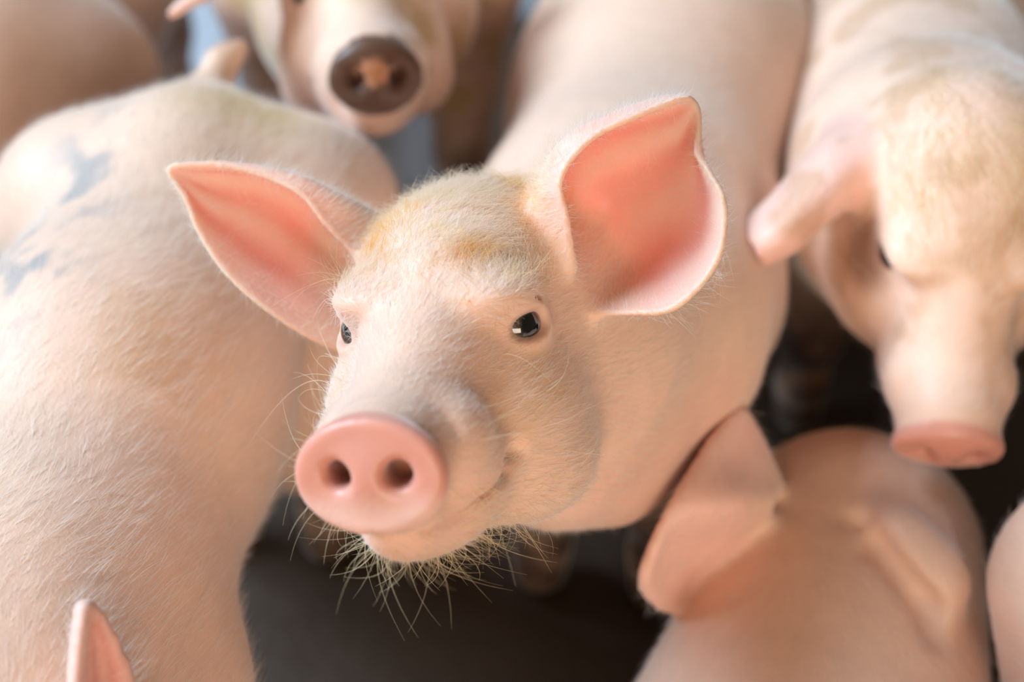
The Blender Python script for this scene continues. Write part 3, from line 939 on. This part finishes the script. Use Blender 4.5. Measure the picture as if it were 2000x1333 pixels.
def right_pig():
    fr = Frame.look(P(1850, 885, 1.0), (-0.14, -0.89, -0.42), sc=1.02)
    ear = Ear(PX([
        [(1800, 235, 1.14), (1795, 255, 1.10), (1790, 290, 1.07), (1795, 330, 1.07), (1800, 360, 1.09)],
        [(1720, 230, 1.12), (1712, 245, 1.07), (1715, 285, 1.035), (1725, 330, 1.035), (1735, 355, 1.05)],
        [(1645, 245, 1.10), (1635, 270, 1.05), (1650, 320, 1.020), (1662, 365, 1.020), (1668, 390, 1.04)],
        [(1575, 315, 1.08), (1570, 340, 1.04), (1585, 380, 1.010), (1600, 415, 1.010), (1608, 432, 1.03)],
        [(1510, 390, 1.06), (1512, 410, 1.03), (1525, 440, 1.005), (1540, 468, 1.005), (1548, 485, 1.02)],
        [(1462, 432, 1.05), (1466, 450, 1.03), (1478, 475, 1.010), (1490, 500, 1.010), (1496, 512, 1.02)]]),
        0.007, 0.0048, 0.0042, (0.2, 0.2, -1))
    b2 = fr(-0.075, -0.19, 0.08) if fr(-0.075, -0.19, 0.08)[0] > fr(0.075, -0.19, 0.08)[0] else fr(0.075, -0.19, 0.08)
    ears = [ear, leaf_ear(b2, b2 + [0.12, -0.05, -0.05], (-0.2, -0.3, -1), 0.042, 0.0, 0.02)]
    spine = [(arr(0.43, 1.70, 0.35), 0.13), (arr(0.41, 1.42, 0.35), 0.14), (arr(0.37, 1.15, 0.36), 0.132), (arr(0.355, 1.04, 0.385), 0.118)]
    h = fr(0, -0.16, 0)
    neck = [((h + spine[-1][0]) / 2 + [0, 0, 0.025], 0.106)]
    def paint(V, N, fr, c):
        l = fr.inv(V)
        w = sstep(-0.03, -0.07, l[:, 1]) * sstep(0.52, 0.66, fbm(V, 26, 83))
        c = mixc(c, srgb(188, 136, 84), w * 0.45)
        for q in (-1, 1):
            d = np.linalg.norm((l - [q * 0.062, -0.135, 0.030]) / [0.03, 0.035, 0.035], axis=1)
            c = mixc(c, srgb(120, 70, 40), (1 - sstep(0.4, 1.1, d)) * 0.7)  # shade below the ear, painted as dark brown around the eyes
        return c
    return build_pig('pig on the right with lowered head and a drooping folded ear', spine, fr, ears, 0.0048, neck, 0.95, 0.07, paint=paint, n_fur=22000, fur_len=0.014, tuft=800, mz=1.1)

def nape_pig():
    fr = Frame.look(arr(0.285, 0.83, 0.055), (0.05, 0.5, -0.87), sc=0.8)
    ear = Ear(PX([
        [(1505, 915, 1.05), (1510, 950, 1.03), (1495, 982, 1.00), (1485, 1020, 1.03), (1475, 1060, 1.06)],
        [(1483, 860, 1.02), (1460, 930, 0.99), (1432, 984, 0.955), (1420, 1040, 0.99), (1410, 1110, 1.04)],
        [(1457, 815, 1.01), (1420, 890, 0.98), (1368, 985, 0.935), (1345, 1060, 0.975), (1345, 1150, 1.03)],
        [(1446, 805, 1.00), (1395, 868, 0.97), (1325, 990, 0.930), (1288, 1075, 0.955), (1300, 1185, 1.00)],
        [(1440, 806, 0.995), (1385, 875, 0.965), (1310, 1000, 0.930), (1262, 1110, 0.940), (1258, 1150, 0.96)]]),
        0.007, 0.0052, 0.0042, FW)
    ears = [ear, leaf_ear(P(1760, 1010, 1.05), P(1838, 1195, 1.00), (0.7, 0.3, -0.5), 0.022, 0.0, 0.012)]
    spine = [(arr(0.160, 0.27, 0.215), 0.110), (arr(0.178, 0.45, 0.217), 0.114), (arr(0.205, 0.58, 0.222), 0.106), (arr(0.238, 0.665, 0.232), 0.098)]
    neck = [(arr(0.262, 0.738, 0.242), 0.085)]
    def folds(fld):
        # skin folds beside the far ear
        pts = []
        for x, y in ((1680, 1020), (1715, 1075), (1758, 1125), (1800, 1175), (1820, 1235)):
            ds = np.linspace(0.85, 1.25, 400)
            v = fld.eval(np.array([P(x, y, d) for d in ds]))
            pts.append(P(x, y, ds[np.argmax(v < 0)]))
        for a, b in zip(pts, pts[1:]):
            fld.sub.append(Cap(a, b, 0.004, 0.005, 0.018))
        for a in pts[1:4]:
            fld.add.append(Ell(a + RT * 0.016 + UP * 0.010 + FW * 0.010, (0.016, 0.016, 0.014), 0.03))
    return build_pig('pig seen from behind, nape under the lowered snout, one ear standing out', spine, fr, ears, 0.0048, neck, 1.0, 0.055, 0.6, n_fur=16000, extra=folds)

def corner_pig():
    fr = Frame.look(arr(0.47, -0.15, 0.40), (0.1, -0.96, -0.2))
    ears = [leaf_ear(arr(0.42, 0.05, 0.46), arr(0.36, 0.05, 0.56), (-0.6, -1, 0), 0.04), leaf_ear(arr(0.50, 0.05, 0.46), arr(0.56, 0.05, 0.56), (0.6, -1, 0), 0.04)]
    spine = [(arr(0.482, 0.60, 0.35), 0.108), (arr(0.450, 0.46, 0.36), 0.136), (arr(0.448, 0.25, 0.345), 0.136), (arr(0.44, 0.15, 0.36), 0.12)]
    neck = [(arr(0.45, 0.06, 0.39), 0.10)]
    return build_pig('pale pig mostly out of frame in the lower right corner', spine, fr, ears, 0.0055, neck, 0.95, 0.07, n_fur=16000)

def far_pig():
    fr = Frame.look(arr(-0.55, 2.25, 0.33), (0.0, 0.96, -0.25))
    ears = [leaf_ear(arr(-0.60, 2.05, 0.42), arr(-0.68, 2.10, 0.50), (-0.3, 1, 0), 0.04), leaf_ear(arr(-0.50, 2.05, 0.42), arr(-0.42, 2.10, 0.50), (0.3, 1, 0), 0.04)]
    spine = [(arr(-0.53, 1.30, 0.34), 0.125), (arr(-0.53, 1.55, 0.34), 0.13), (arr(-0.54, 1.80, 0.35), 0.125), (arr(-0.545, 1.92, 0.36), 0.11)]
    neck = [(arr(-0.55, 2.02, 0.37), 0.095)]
    return build_pig('blurred pig far behind in the upper left corner', spine, fr, ears, 0.007, neck, 0.95, 0.07, n_fur=6000, paint=lambda V, N, fr, c: mixc(c, srgb(186, 148, 128), 0.35 + 0.5 * sstep(0.3, 0.6, fbm(V, 7, 95))))  # skin painted duller to stand in for the shade on this pig

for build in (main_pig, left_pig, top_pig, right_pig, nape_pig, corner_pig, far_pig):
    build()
